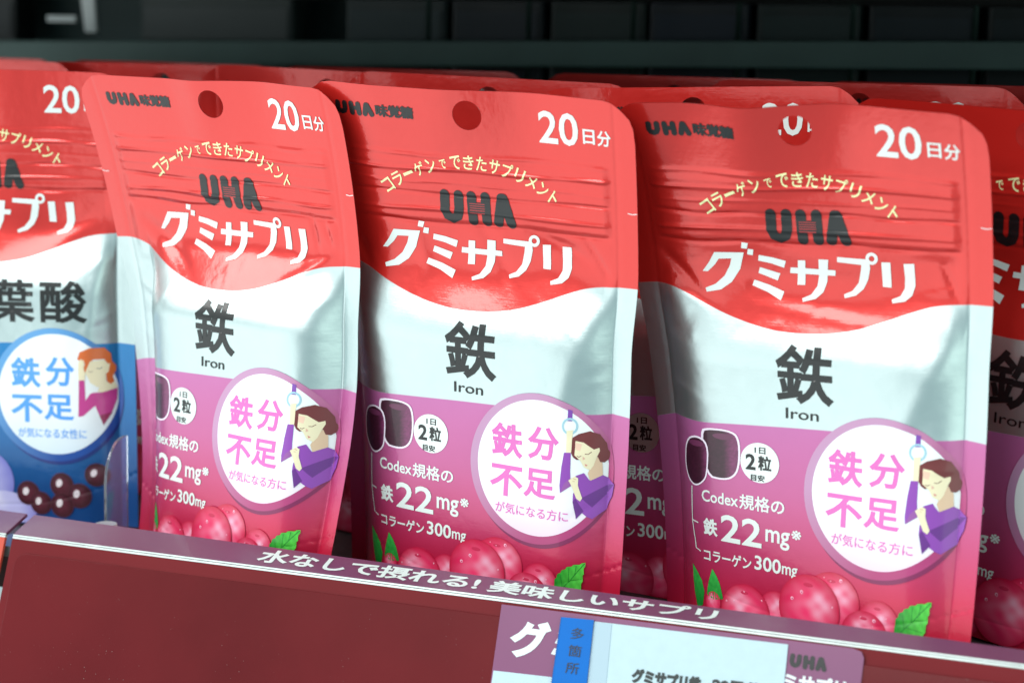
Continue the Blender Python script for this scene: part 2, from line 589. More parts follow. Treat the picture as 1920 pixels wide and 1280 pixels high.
def gummy_art():
    a = Art(.9, .02)
    g1 = [(-44.98, 62.54), (-40.16, 64.9), (-35.44, 62.83), (-36.06, 53.21), (-37.16, 49.69), (-41.14, 47.06), (-44.54, 49.25), (-46.11, 54.19)]
    g2 = [(-37.6, 66.77), (-34.6, 68.2), (-25.39, 68.25), (-23.18, 65.04), (-23.5, 56.06), (-25.66, 52.46), (-29.51, 51.22), (-35.87, 51.81)]
    rng = np.random.default_rng(3)

    def candy(c0, fx):
        def f(u, v):
            t = np.clip((u - fx) / 3.2, 0, 1)[:, None]
            n = (.75 + .5 * rng.random(len(u)))[:, None]
            base = np.array(srgb(58, 20, 40)) * (1 - t) + np.array(srgb(118, 48, 92)) * t
            out = base * n; out[:, 3] = 1
            return out
        return f
    def soft(P):
        for _ in range(2):
            Q = []
            for k, p in enumerate(P):
                n_ = P[(k + 1) % len(P)]
                Q += [(p[0] * .75 + n_[0] * .25, p[1] * .75 + n_[1] * .25), (p[0] * .25 + n_[0] * .75, p[1] * .25 + n_[1] * .75)]
            P = Q
        return P
    for g, fx in ((soft(g2), -29.0), (soft(g1), -38.6)):
        gx = sum(p[0] for p in g) / len(g); gy = sum(p[1] for p in g) / len(g)
        rim = [(gx + (x - gx) * 1.12, gy + (y - gy) * 1.075) for x, y in g]
        a.poly(rim, srgb(240, 226, 242)); a.poly(g, candy(0, fx), step=.8)
        top = max(p[1] for p in g)
        a.disc(gx + .3, top - 2.0, (max(p[0] for p in g) - gx) * .66, srgb(104, 46, 80), ry=1.1, n=20)
    a.stroke([(-43.0, 46.6), (-43.4, 34.2), (-42.0, 24.4), (-39.7, 23.6)], .45, WHITE, cap=False)
    a.stroke([(-43.2, 34.3), (-40.4, 33.8)], .45, WHITE, cap=False)
    return a


def dose_art():
    a = Art(1.2, .02)
    a.disc(-15.3, 58.6, 7.25, WHITE, ry=7.0, mat=1)
    a.text('1日', -17.2, 61.8, -13.1, 64.1, BLACK, .03); a.text('2', -20.6, 55.8, -16.8, 61.4, BLACK, .030)
    a.text('粒', -15.9, 56.0, -10.9, 61.2, BLACK, .03); a.text('目安', -18.6, 52.1, -13.4, 54.4, BLACK, .03)
    return a


def dosage_art():
    a = Art(1.3)
    a.text('Codex', -38.4, 42.0, -23.4, 46.2, WHITE, .016); a.text('規格の', -23.0, 41.6, -5.7, 46.9, WHITE, .018)
    a.text('鉄', -38.1, 29.9, -31.9, 36.2, WHITE, .034)
    a.text('22', -30.5, 28.9, -14.2, 38.6, WHITE, .016)
    a.text('mg', -12.7, 29.7, -3.3, 36.0, WHITE, .016)
    a.text('※', -2.7, 34.0, 1.0, 37.2, WHITE, .012)
    a.text('コラーゲン', -38.4, 20.6, -18.2, 25.0, WHITE, .02)
    a.text('300', -16.9, 21.2, -6.4, 26.2, WHITE, .018); a.text('mg', -6.0, 20.2, 0.0, 24.4, WHITE, .014)
    return a


BX, BY = 28.0, 52.2


def badge_art(ring_l, ring_r, low, low_fade):
    a = Art(.9, .022)

    def ring(u, v):
        t = np.clip((u - v - (BX - BY) + 26) / 52, 0, 1)[:, None]
        return np.array(ring_l) * (1 - t) + np.array(ring_r) * t
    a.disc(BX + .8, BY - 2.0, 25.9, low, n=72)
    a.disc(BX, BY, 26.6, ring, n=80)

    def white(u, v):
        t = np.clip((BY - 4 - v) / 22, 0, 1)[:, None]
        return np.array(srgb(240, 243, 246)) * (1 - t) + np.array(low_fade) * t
    a.disc(BX + .4, BY + .3, 24.0, white, n=80)
    return a


def badge_text(color, tail):
    a = Art(1.0); a.k = 30
    a.text('鉄', 9.8, 54.8, 22.5, 66.9, color, .027); a.text('分', 24.4, 55.6, 36.6, 67.4, color, .027)
    a.text('不', 9.6, 41.0, 23.2, 51.9, color, .027); a.text('足', 23.6, 42.1, 36.2, 52.4, color, .027)
    a.text(tail, 12.4, 34.9, 41.0, 38.8, color, .008)
    return a


def commuter_art():
    a = Art(.8, .012); a.k = 11
    skin = srgb(238, 224, 190); hair = srgb(112, 44, 46); pur = srgb(142, 68, 172); dk = srgb(104, 44, 134)
    a.poly([(39.34, 74.4), (40.81, 74.0), (40.86, 70.3), (39.19, 70.3)], srgb(128, 70, 170))
    a.disc(40.1, 68.5, 2.75, srgb(160, 200, 216), ry=2.9, hole=.76, n=30)
    a.poly([(39.04, 66.88), (41.25, 67.31), (41.06, 64.62), (41.04, 59.0), (39.32, 59.0)], skin)
    a.poly([(38.59, 59.3), (40.93, 59.4), (41.03, 52.76), (41.49, 47.79), (37.87, 45.07), (37.55, 47.7), (37.94, 54.28)], pur)
    a.poly([(37.87, 45.07), (41.49, 47.79), (41.2, 50.5), (39.2, 48.6)], srgb(150, 86, 160))
    a.poly([(42.87, 51.43), (45.47, 52.49), (47.2, 49.96), (50.87, 51.57), (55.06, 48.41), (54.44, 44.33), (52.13, 39.55), (48.65, 36.45), (47.07, 37.18), (45.41, 38.48), (43.7, 36.27), (42.35, 42.28), (42.35, 45.22), (44.0, 47.5)], pur)
    a.poly([(45.04, 43.69), (52.29, 48.15), (55.06, 48.41), (48.37, 40.46)], dk)
    a.poly([(42.35, 42.28), (43.18, 43.53), (45.9, 39.1), (43.7, 36.27)], dk)
    a.poly([(47.69, 55.35), (49.6, 58.6), (50.6, 55.6), (50.87, 51.57), (47.47, 49.8), (46.61, 52.3)], srgb(222, 188, 158))
    a.poly([(41.07, 64.5), (43.07, 65.91), (46.73, 66.92), (49.6, 65.78), (51.49, 62.57), (51.85, 60.25), (52.73, 59.09), (52.03, 56.78), (51.11, 55.91), (49.96, 56.17), (49.3, 58.0), (46, 58), (43, 57.0), (41.79, 57.85), (41.04, 59.28)], hair)
    a.poly([(42.22, 63.5), (44.84, 63.03), (48.09, 60.62), (49.59, 61.11), (49.75, 59.95), (49.01, 57.9), (48.17, 54.96), (47.23, 53.46), (45.34, 54.53), (44.14, 56.81), (42.18, 58.6)], skin)
    a.poly([(42.15, 62.9), (44.34, 62.42), (43.94, 60.04), (42.29, 60.54)], srgb(242, 200, 178))
    a.stroke([(43.09, 58.3), (43.7, 58.05), (44.3, 58.41)], .22, hair); a.stroke([(45.6, 59.06), (46.5, 59.0), (47.4, 59.72)], .22, hair)
    a.poly([(44.84, 58.32), (45.69, 57.48), (44.92, 57.03)], srgb(224, 176, 158))
    a.poly([(45.53, 55.72), (46.45, 55.18), (45.85, 54.85)], srgb(214, 120, 120))
    a.poly([(40.63, 49.78), (42.61, 51.3), (43.74, 50.62), (43.77, 47.98), (45.3, 43.71), (44.7, 42.61), (43.45, 43.56), (41.77, 47.81)], skin)
    a.stroke([(42.2, 50.5), (43.0, 50.2)], .18, srgb(190, 150, 120)); a.stroke([(42.0, 49.6), (42.6, 49.5)], .16, srgb(200, 160, 130))
    return a


def headache_art():
    a = Art(.8, .012); a.k = 11
    skin = srgb(238, 224, 190); hair = srgb(216, 104, 44); top = srgb(196, 58, 140)
    a.poly([(38.34, 58.6), (40.55, 58.6), (40.78, 50.21), (42.64, 53.0), (44.45, 53.34), (44.41, 48.15), (39.81, 44.05), (37.9, 43.67)], top)
    a.poly([(43.55, 53.33), (47.07, 53.36), (51.94, 54.64), (51.74, 50.27), (50.36, 46.04), (48.7, 43.0), (45.86, 44.2), (44.41, 48.15)], top)
    a.poly([(45.86, 44.2), (50.36, 45.4), (47.27, 40.26)], srgb(150, 30, 84))
    a.poly([(48.29, 60.67), (48.25, 57.62), (49.91, 56.38), (51.01, 57.58), (51.94, 54.82), (47.07, 53.36), (45.34, 53.65), (45.94, 55.6)], skin)
    a.poly([(37.84, 66.66), (38.85, 69.45), (42.61, 71.04), (47.9, 71.03), (50.09, 68.55), (50.31, 65.5), (51.63, 63.64), (51.6, 61.82), (50.49, 59.41), (51.01, 57.58), (49.91, 56.38), (48.53, 57.62), (48.3, 61.27), (48.91, 64.62), (47.82, 66.46), (43.73, 66.46), (42.48, 63.7), (40.9, 61.35), (39.98, 62.43), (40.96, 64.9), (38.78, 66.07)], hair)
    a.poly([(42.82, 65.84), (47.81, 66.15), (48.91, 64.62), (49.74, 64.6), (49.14, 61.26), (48.29, 60.67), (48.24, 56.4), (45.35, 55.48), (42.69, 57.28), (40.91, 61.53)], skin)
    a.stroke([(42.0, 62.0), (42.9, 61.4), (43.6, 61.8)], .2, srgb(110, 70, 60)); a.stroke([(45.2, 63.0), (46.2, 62.6), (47.0, 63.3)], .24, srgb(90, 80, 80))
    for k, (dx, dy) in enumerate(((0, 0), (.7, 1.0), (1.5, .6))):
        a.stroke([(39.2 + dx * .6, 60.0), (38.6 + dx, 63.2), (38.7 + dx, 65.4 + dy)], .75, skin)
    a.poly([(38.3, 58.3), (40.6, 58.3), (41.0, 61.0), (40.0, 63.2), (38.2, 63.2)], skin)
    return a


def berry(cx, cy, r, dark, mid, light, seed, hl=(-.3, .35), r2=None):
    rng = np.random.default_rng(seed)
    ph = rng.random(6) * 6.28

    def f(u, v):
        x, y = (u - cx) / r, (v - cy) / (r2 or r)
        d = np.sqrt(x * x + y * y)
        h = np.exp(-((x - hl[0]) ** 2 + (y - hl[1]) ** 2) / .12) * (.75 + .5 * np.sin(x * 9 + ph[3]) * np.sin(y * 11 + ph[4]))
        vein = .5 + .5 * np.sin(x * 7 + ph[0] + 2 * np.sin(y * 5 + ph[1])) * np.sin(y * 6 + ph[2] + x * 3)
        t = np.clip(d, 0, 1) ** 2.2
        c = np.array(mid)[None] * (1 - t)[:, None] + np.array(dark)[None] * t[:, None]
        k = np.clip(.75 * h + .20 * vein * (1 - t), 0, 1)[:, None]
        c = c * (1 - k) + np.array(light)[None] * k
        c[:, 3] = 1
        return c
    return f


def grape_art():
    a = Art(.9, .010)
    D, M_, L = srgb(196, 18, 64), srgb(250, 48, 108), srgb(255, 196, 222)
    rng = random.Random(5)
    for i, (x, y, r, r2, hl) in enumerate(((-34.2, 6.4, 3.4, 3.8, (-.2, .3)), (-8.4, 7.4, 6.8, 7.6, (.1, .35)), (13.6, 15.6, 10.4, 9.8, (.35, .3)), (31.0, 10.6, 7.6, 8.4, (.2, .3)), (-20.2, 5.6, 9.9, 9.6, (-.25, .3)), (26.4, 6.8, 8.6, 8.2, (-.1, .35)), (5.2, 11.6, 11.8, 11.6, (.35, .2)))):
        a.disc(x, y, r, berry(x, y, r, D, M_, L, i, hl, r2), ry=r2, n=44, clip=.4, step=.8)
        if r > 7:
            a.disc(x - r * .05, y + r2 * .70, r * .16, srgb(206, 44, 84), ry=r2 * .06, n=14, lift=.012)
        for k in range(4 if r > 7 else 1):
            an = rng.uniform(.2, 2.9); rad = rng.uniform(.45, .88)
            dx, dy = x + r * rad * math.cos(an), y + r2 * rad * math.sin(an)
            if dy > 1.5:
                q = rng.choice((.22, .3, .34, .6))
                a.disc(dx, dy, q, srgb(252, 190, 212), n=10, lift=.02); a.disc(dx + q * .15, dy - q * .2, q * .55, srgb(226, 70, 124), n=8, lift=.012)
    return a


def leaf_art():
    a = Art(1.0, .012); a.k = 40

    def green(u, v):
        t = np.clip((u - 37) / 10, 0, 1)[:, None]
        n = (.5 + .5 * np.sin(u * 2.3 + v * 1.4))[:, None]
        c = np.array(srgb(20, 140, 40)) * (1 - t) + np.array(srgb(92, 212, 74)) * t
        c = c * (.8 + .3 * n); c[:, 3] = 1
        return c
    edge = [(37.0, 8.5), (37.3, 14.6), (38.6, 16.8), (40.2, 18.3), (42.0, 19.6), (44.4, 20.5), (47.3, 21.3), (46.9, 18.4), (46.7, 16.0), (46.4, 13.0), (45.9, 10.0), (45.3, 7.2), (41, 6.6)]
    out = []
    for i, p in enumerate(edge):
        q = edge[(i + 1) % len(edge)]
        out.append(p)
        if 1 <= i < len(edge) - 2:
            for k in (.35, .7):
                out.append((p[0] + (q[0] - p[0]) * k + (.22 if k == .35 else -.1), p[1] + (q[1] - p[1]) * k - (.22 if k == .35 else -.1)))
    a.poly(out, green, step=.9)
    vein = srgb(20, 120, 40)
    a.stroke([(38.0, 9.0), (42.6, 14.6), (47.1, 21.0)], .22, vein, lift=.012)
    for p, q in (((40.2, 11.6), (39.4, 16.4)), ((42.2, 14.1), (42.2, 19.0)), ((44.2, 16.9), (44.6, 20.1)), ((40.8, 12.4), (45.6, 11.6)), ((43.0, 15.1), (46.3, 15.4))):
        a.stroke([p, q], .15, vein, lift=.012)
    return a


def small_leaf_art(k):
    a = Art(1.1)

    def green(u, v):
        n = (.5 + .5 * np.sin(u * 2.3 + v * 1.4))[:, None]
        t = np.clip((v - 6) / 14, 0, 1)[:, None]
        c = np.array(srgb(20, 132, 44)) * (1 - t) + np.array(srgb(66, 196, 84)) * t
        c = c * (.82 + .28 * n); c[:, 3] = 1
        return c
    if k == 0:
        a.poly([(-44.35, 18.4), (-41.4, 15.4), (-39.6, 13.0), (-38.3, 9.4), (-39.0, 4.5), (-41.6, 3.0), (-43.2, 8.1), (-44.1, 13.2)], green)
    else:
        a.poly([(-34.72, 18.2), (-32.8, 15.9), (-31.3, 13.2), (-29.82, 8.3), (-34.0, 7.4), (-37.1, 8.6), (-36.6, 12.55)], green)
    return a


def chocolate_art():
    a = Art(.9, .014)
    D, M_, L = srgb(40, 12, 22), srgb(84, 26, 42), srgb(232, 220, 226)
    a.disc(-4.0, 16.0, 13.5, berry(-4, 16, 13.5, srgb(120, 120, 200), srgb(168, 166, 226), srgb(226, 224, 250), 9), n=50, clip=.4)
    a.disc(4.0, 5.0, 15.0, berry(4, 5, 15, srgb(130, 126, 204), srgb(190, 186, 236), srgb(236, 234, 252), 11), ry=7.6, n=50, clip=.4)
    for i, (x, y, r) in enumerate(((15.6, 12.2, 4.9), (44.3, 20.6, 4.6), (30.2, 16.2, 4.9), (21.0, 8.6, 4.6), (37.4, 12.2, 4.9), (30.2, 8.2, 4.9))):
        a.disc(x, y, r, srgb(96, 40, 54), n=36)
        a.disc(x, y, r * .95, berry(x, y, r, D, M_, srgb(120, 60, 80), i + 20, (-.25, .3)), n=36, step=.7)
        a.disc(x - r * .22, y + r * .15, r * .26, L, ry=r * .34, rot=-.4, n=14, lift=.012)
    return a


ARTS = {}


def art(name, fn):
    if name not in ARTS: ARTS[name] = fn()
    return ARTS[name]


# flat cut-out of the pouch with its hang hole
def pouch_flat():
    us = [-60 + i for i in range(121)]
    vs = [1.2 * i for i in range(105)] + [126 + 34 / 64 * i for i in range(64)] + [160.0] + [161.6 + 1.6 * i for i in range(11)] + [178.0]
    bm = bmesh.new()
    G = [[bm.verts.new((u, v, 0)) for u in us] for v in vs]
    i0 = min(range(121), key=lambda i: abs(us[i] + 8)); i1 = min(range(121), key=lambda i: abs(us[i] - 8))
    j0 = min(range(len(vs)), key=lambda j: abs(vs[j] - 161.6)); j1 = min(range(len(vs)), key=lambda j: abs(vs[j] - 177.6))
    for j in range(len(vs) - 1):
        for i in range(120):
            if i0 <= i < i1 and j0 <= j < j1: continue
            bm.faces.new((G[j][i], G[j][i + 1], G[j + 1][i + 1], G[j + 1][i]))
    ring = [G[j0][i] for i in range(i0, i1)] + [G[j][i1] for j in range(j0, j1)] + [G[j1][i] for i in range(i1, i0, -1)] + [G[j][i0] for j in range(j1, j0, -1)]
    c = Vector((0, 169.6, 0)); prev = ring
    for k in (.25, .5, .75, .92, 1.0):
        cur = []
        for v in ring:
            d = v.co - c
            cur.append(bm.verts.new(c + d * (1 - k) + d.normalized() * 5.0 * k))
        n = len(ring)
        for q in range(n): bm.faces.new((prev[q], prev[(q + 1) % n], cur[(q + 1) % n], cur[q]))
        prev = cur
    for j in range(j0 + 1, j1):
        for i in range(i0 + 1, i1): bm.verts.remove(G[j][i])
    # rounded top corners
    for sx in (1, -1):
        pts = [(60, 164.5), (59.5, 169.4), (58.3, 172.4), (55.2, 175.3), (51.8, 177.4), (48.5, 178)]
        for (xa, ya), (xb, yb) in zip(pts, pts[1:]):
            no = Vector(((yb - ya) * sx, -(xb - xa), 0)); no = Vector((no.x, abs(no.y), 0))
            bmesh.ops.bisect_plane(bm, geom=bm.verts[:] + bm.edges[:] + bm.faces[:], dist=1e-4, plane_co=Vector((xa * sx, ya, 0)), plane_no=no, clear_outer=True)
    bm.normal_update()
    for f in bm.faces:
        if f.normal.z < 0: f.normal_flip()
    bmesh.ops.triangulate(bm, faces=[f for f in bm.faces if len(f.verts) > 4])
    V, F = bm_arrays(bm)
    rim = [(l.vert.index, l.link_loop_next.vert.index) for e in bm.edges if len(e.link_faces) == 1 for l in e.link_loops]
    bm.free()
    return V, F, rim


FLAT = pouch_flat()


def pouch_body(surf, film, parent):
    V, F, rim = FLAT
    n = len(V)
    u, v = V[:, 0], V[:, 1]
    P = np.concatenate([surf.pos(u, v), surf.pos(u, v, True)])
    N = np.concatenate([surf.normal(u, v), surf.normal(u, v, True)])
    faces = F + [[i + n for i in reversed(f)] for f in F] + [[b, a, a + n, b + n] for a, b in rim]
    mi = [0] * len(F) + [1] * len(F) + [0] * len(rim)
    uv = np.stack([u / 120 + .5, v / H], 1); uv = np.concatenate([uv, uv])
    return finish('pouch_body', P, faces, N, [film, back_film], parent, mat_idx=mi, uv=uv)


RING_P = (srgb(190, 140, 178), srgb(176, 58, 116)); RING_B = (srgb(96, 158, 214), srgb(14, 70, 156))


def make_pouch(surf, loc, label, cat='pouch', group=None, kind='iron'):
    root = empty('gummy_pouch', loc, label, cat, group)
    film = film_iron if kind == 'iron' else film_folic
    pouch_body(surf, film, root)
    for sx in (-1, 1):
        nk = Art(.8); nk.stroke([(sx * 56.6, 141.2), (sx * 58.2, 141.0), (sx * 59.8, 141.3)], .32, srgb(236, 214, 214)); nk.build('tear_notch', surf, [INK], root)
    B = lambda name, key, fn, par=root: art(key, fn).build(name, surf, [INK, FOIL], par)
    B('maker_lettering', 'maker', maker_art); B('day_count_lettering', 'days', days_art); B('arched_lettering', 'arc', arc_art)
    B('logo_lettering', 'logo', logo_art); B('title_lettering', 'title', title_art)
    if kind == 'iron':
        B('ingredient_lettering', 'iron', iron_art)
        B('gummy_picture', 'gummy', gummy_art); B('dose_seal', 'dose', dose_art); B('dosage_lettering', 'dosage', dosage_art)
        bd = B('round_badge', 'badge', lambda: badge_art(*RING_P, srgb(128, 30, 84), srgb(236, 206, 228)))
        B('badge_lettering', 'badget', lambda: badge_text(PINK, 'が気になる方に'), bd); B('commuter_picture', 'comm', commuter_art, bd)
        g = B('grape_picture', 'grape', grape_art); B('leaf_picture', 'leaf', leaf_art, g); B('leaf_picture', 'leaf0', lambda: small_leaf_art(0), g); B('leaf_picture', 'leaf1', lambda: small_leaf_art(1), g)
    else:
        B('ingredient_lettering', 'folic', folic_art)
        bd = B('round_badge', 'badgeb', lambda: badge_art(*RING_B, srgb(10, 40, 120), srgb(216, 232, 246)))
        B('badge_lettering', 'badgetb', lambda: badge_text(SKY, 'が気になる女性に'), bd); B('headache_picture', 'head', headache_art, bd)
        B('chocolate_picture', 'choc', chocolate_art)
    return root


def copy_tree(o, parent=None):
    c = o.copy(); COL.objects.link(c)
    if parent: c.parent = parent; c.matrix_parent_inverse = o.matrix_parent_inverse.copy()
    for ch in list(o.children): copy_tree(ch, c)
    return c


# ------------------------------------------------------------------ shelf, rail and background
def box_bm(bm, x0, x1, y0, y1, z0, z1, bevel=0.0):
    vs = [bm.verts.new((x * S, y * S, z * S)) for x in (x0, x1) for y in (y0, y1) for z in (z0, z1)]
    fs = [bm.faces.new([vs[i] for i in q]) for q in ((0, 1, 3, 2), (4, 6, 7, 5), (0, 4, 5, 1), (2, 3, 7, 6), (0, 2, 6, 4), (1, 5, 7, 3))]
    if bevel:
        es = list({e for f in fs for e in f.edges})
        bmesh.ops.bevel(bm, geom=es, offset=bevel * S, segments=2, affect='EDGES', profile=.5)


def box(name, dims, mat, parent=None, bevel=0.0):
    bm = bmesh.new(); box_bm(bm, *dims, bevel)
    me = bpy.data.meshes.new(name); bm.to_mesh(me); bm.free(); me.materials.append(mat)
    return link_mesh(name, me, parent)


def prism(name, quads, mat, parent=None, bevel=0.0, smooth=False):
    """Solid from two matching polygons (mm)."""
    bm = bmesh.new()
    A = [bm.verts.new(Vector(p) * S) for p in quads[0]]; Bq = [bm.verts.new(Vector(p) * S) for p in quads[1]]
    bm.faces.new(A); bm.faces.new(Bq[::-1])
    n = len(A)
    for i in range(n): bm.faces.new([A[i], Bq[i], Bq[(i + 1) % n], A[(i + 1) % n]])
    bmesh.ops.recalc_face_normals(bm, faces=bm.faces[:])
    if bevel: bmesh.ops.bevel(bm, geom=bm.edges[:], offset=bevel * S, segments=2, affect='EDGES', profile=.5)
    me = bpy.data.meshes.new(name); bm.to_mesh(me); bm.free(); me.materials.append(mat)
    if smooth: me.polygons.foreach_set('use_smooth', [True] * len(me.polygons))
    return link_mesh(name, me, parent)


def fl(y): return ZF + max(0.0, y - 62) * .055 if y > 62 else ZF        # the board rises towards the back


dark_metal = simple_mat('dark_steel', srgb(58, 66, 64), .5, .3, noise=.15, nscale=30, bump=.05)
shelf_mat = simple_mat('shelf_board_paint', srgb(60, 54, 54), .5, 0, noise=.1)
back_mat = simple_mat('back_panel_paint', srgb(38, 62, 62), .6, 0, noise=.25, nscale=12)
tag(prism('shelf_board', ([(-700, y, z) for y, z in ((.5, ZF - .1), (62, ZF - .1), (330, fl(330) - .1), (330, ZF - 14), (.5, ZF - 14))], [(330, y, z) for y, z in ((.5, ZF - .1), (62, ZF - .1), (330, fl(330) - .1), (330, ZF - 14), (.5, ZF - 14))]), shelf_mat), kind='structure')
tag(box('back_panel', (-900, 520, 331, 336, ZF - 60, 420), back_mat), kind='structure')


class Plane:
    """Flat support for printed pieces: origin, x direction, y direction (mm)."""

    def __init__(s, o, ex, ey):
        s.o = np.array(o, float); s.ex = np.array(ex, float); s.ey = np.array(ey, float)
        n = np.cross(s.ex, s.ey); s.n = n / np.linalg.norm(n)

    def pos(s, u, v, back=False): return s.o + np.outer(u, s.ex) + np.outer(v, s.ey)

    def normal(s, u, v, back=False): return np.tile(s.n, (len(u), 1))


RX0, RX1 = -239.0, 260.0
TD = np.array((0, -.9409, -.3387))          # down the rail's sloping top
FD = np.array((0, -.34, -.94)); FD = FD / np.linalg.norm(FD)


def top_w(x): return 13.4 - (x + 239) * .0181


def rail_pt(x, s, d=0.0, lift=0.0):
    """Point on the rail: s 0..1 across the sloping top, then d mm down the front, lifted off the face."""
    p = np.array((x, 0, 0.0)) + TD * top_w(x) * s
    if d: p = p + FD * d
    nf = np.array((0, FD[2], -FD[1])) if d else np.array((0, TD[2], -TD[1]))
    return p + nf * lift


rail_top_mat = simple_mat('rail_purple_card', srgb(112, 62, 90), .33, 0, .15, noise=.05, nscale=25, bump=.04)
rail_red = simple_mat('rail_red_card', (.150, .006, .010, 1), .42, 0, .05, noise=.10, nscale=14, spec=.15)
cover_mat = simple_mat('rail_clear_cover', (.125, .007, .010, 1), .24, 0, .22, noise=.22, nscale=11, bump=.05, bscale=90, spec=.15)
def add_dust(mt, amount=.16, scale=1500):
    nt = mt.node_tree; p = nt.nodes['Principled BSDF']
    tc = nt.nodes.new('ShaderNodeTexCoord')
    v = nt.nodes.new('ShaderNodeTexVoronoi'); v.inputs['Scale'].default_value = scale * .4
    n = nt.nodes.new('ShaderNodeTexNoise'); n.inputs['Scale'].default_value = 55; n.inputs['Detail'].default_value = 3
    nt.links.new(tc.outputs['Object'], v.inputs['Vector']); nt.links.new(tc.outputs['Object'], n.inputs['Vector'])
    a = nt.nodes.new('ShaderNodeMapRange'); a.inputs[1].default_value = .10; a.inputs[2].default_value = .05; nt.links.new(v.outputs['Distance'], a.inputs[0])
    b = nt.nodes.new('ShaderNodeMapRange'); b.inputs[1].default_value = .52; b.inputs[2].default_value = .70; nt.links.new(n.outputs[0], b.inputs[0])
    mu = nt.nodes.new('ShaderNodeMath'); mu.operation = 'MULTIPLY'; nt.links.new(a.outputs[0], mu.inputs[0]); nt.links.new(b.outputs[0], mu.inputs[1])
    m2 = nt.nodes.new('ShaderNodeMath'); m2.operation = 'MULTIPLY'; nt.links.new(mu.outputs[0], m2.inputs[0]); m2.inputs[1].default_value = amount
    mx = nt.nodes.new('ShaderNodeMix'); mx.data_type = 'RGBA'; nt.links.new(m2.outputs[0], mx.inputs[0])
    nt.links.new(p.inputs['Base Color'].links[0].from_socket, mx.inputs[6]); mx.inputs[7].default_value = (.5, .5, .48, 1)
    nt.links.new(mx.outputs[2], p.inputs['Base Color'])


add_dust(cover_mat, .45); add_dust(rail_top_mat, .25)
trim_mat = simple_mat('silver_trim', srgb(206, 214, 212), .34, .35, noise=.08, nscale=200)
orange_card = simple_mat('rail_orange_card', srgb(196, 70, 50), .35, 0, .2)


def make_rail(x0, x1, front, name_label, with_cover=True):
    root = empty('price_rail', (0, 0, 0), name_label, 'price rail')
    def seg(s0, d0, s1, d1, x, back):
        a, b = rail_pt(x, s0, d0), rail_pt(x, s1, d1)
        nf = np.array((0, FD[2], -FD[1])) if d1 else np.array((0, TD[2], -TD[1]))
        return [a, b, b - nf * back, a - nf * back]
    prism('rail_top', (seg(0, 0, .985, 0, x0, 1.2), seg(0, 0, .985, 0, x1, 1.2)), rail_top_mat, root, .12)
    # double silver line
    for d0, d1 in ((0.02, .62), (.78, 1.5)):
        prism('silver_line', (seg(1, d0, 1, d1, x0, 1.4), seg(1, d0, 1, d1, x1, 1.4)), trim_mat, root, .1)
    prism('front_card', (seg(1, 1.55, 1, 62, x0, 1.2), seg(1, 1.55, 1, 62, x1, 1.2)), front, root)
    if with_cover:
        o = rail_pt(x0, 1, 0); o2 = rail_pt(x1, 1, 0)
        ex = (o2 - o) / np.linalg.norm(o2 - o)
        pl = Plane(o, ex, FD * -1)
        r = 5.0; xa, xb, ya, yb = 3.2, (x1 - x0) - 3, -6.3, -58
        pts = []
        for cx, cy, a0 in ((xa + r, ya - r, 90), (xa + r, yb + r, 180), (xb - r, yb + r, 270), (xb - r, ya - r, 0)):
            for k in range(7):
                an = math.radians(a0 + k * 15); pts.append((cx + r * math.cos(an), cy + r * math.sin(an)))
        P = pl.pos(np.array([p[0] for p in pts]), np.array([p[1] for p in pts]))
        prism('clear_cover', ([p + pl.n * .55 for p in P], [p - pl.n * .3 for p in P]), cover_mat, root, .22)
        return root, pl
    return root, None


rail, rail_plane = make_rail(RX0, RX1, rail_red, 'long price rail with dark red front, purple sloping top and white lettering below the pouches')


class TopPlane:
    def pos(s, u, v, back=False): return np.array([rail_pt(a, 1 - b) for a, b in zip(u, v)])

    def normal(s, u, v, back=False): return np.tile(np.array((0, TD[2], -TD[1])), (len(u), 1))


rl = Art(200)
RAIL_INK = srgb(214, 224, 220)
RAIL_TEXT = [('水なしで摂れる!', -140.5, -57.5), ('美味しいサプリ', -54.0, 24.0)]
for body, xa, xb in RAIL_TEXT:
    rl.text(body, xa, .17, xb, .86, RAIL_INK, .030)
rl.build('rail_lettering', TopPlane(), [INK], rail)

leftrail, _ = make_rail(-640, -242.2, orange_card, 'neighbouring price rail with purple top and orange front at the left edge', False)
gap = box('rail_bracket', (-252, -236, -12, 4, -13.5, -9.5), simple_mat('bracket_steel', srgb(140, 160, 158), .3, .8))
tag(gap, 'small steel bracket in the gap between the two price rails', 'bracket')

# ------------------------------------------------------------------ cards on the rail
# rail_plane coordinates: x along the rail from its left end, y downwards negative
card_root = empty('product_card', (0, 0, 0), 'purple product card behind the white price label on the red rail', 'product card')
white_paper = simple_mat('label_paper', srgb(184, 206, 216), .5, 0, noise=.03, nscale=300)
purple_paper = simple_mat('purple_card_print', srgb(124, 62, 104), .35, 0, .2, noise=.05, nscale=30)


def slab(name, pts, mat, lift, th, parent=None):
    P = rail_plane.pos(np.array([p[0] for p in pts], float), np.array([p[1] for p in pts], float))
    return prism(name, ([p + rail_plane.n * (lift + th) for p in P], [p + rail_plane.n * lift for p in P]), mat, parent)


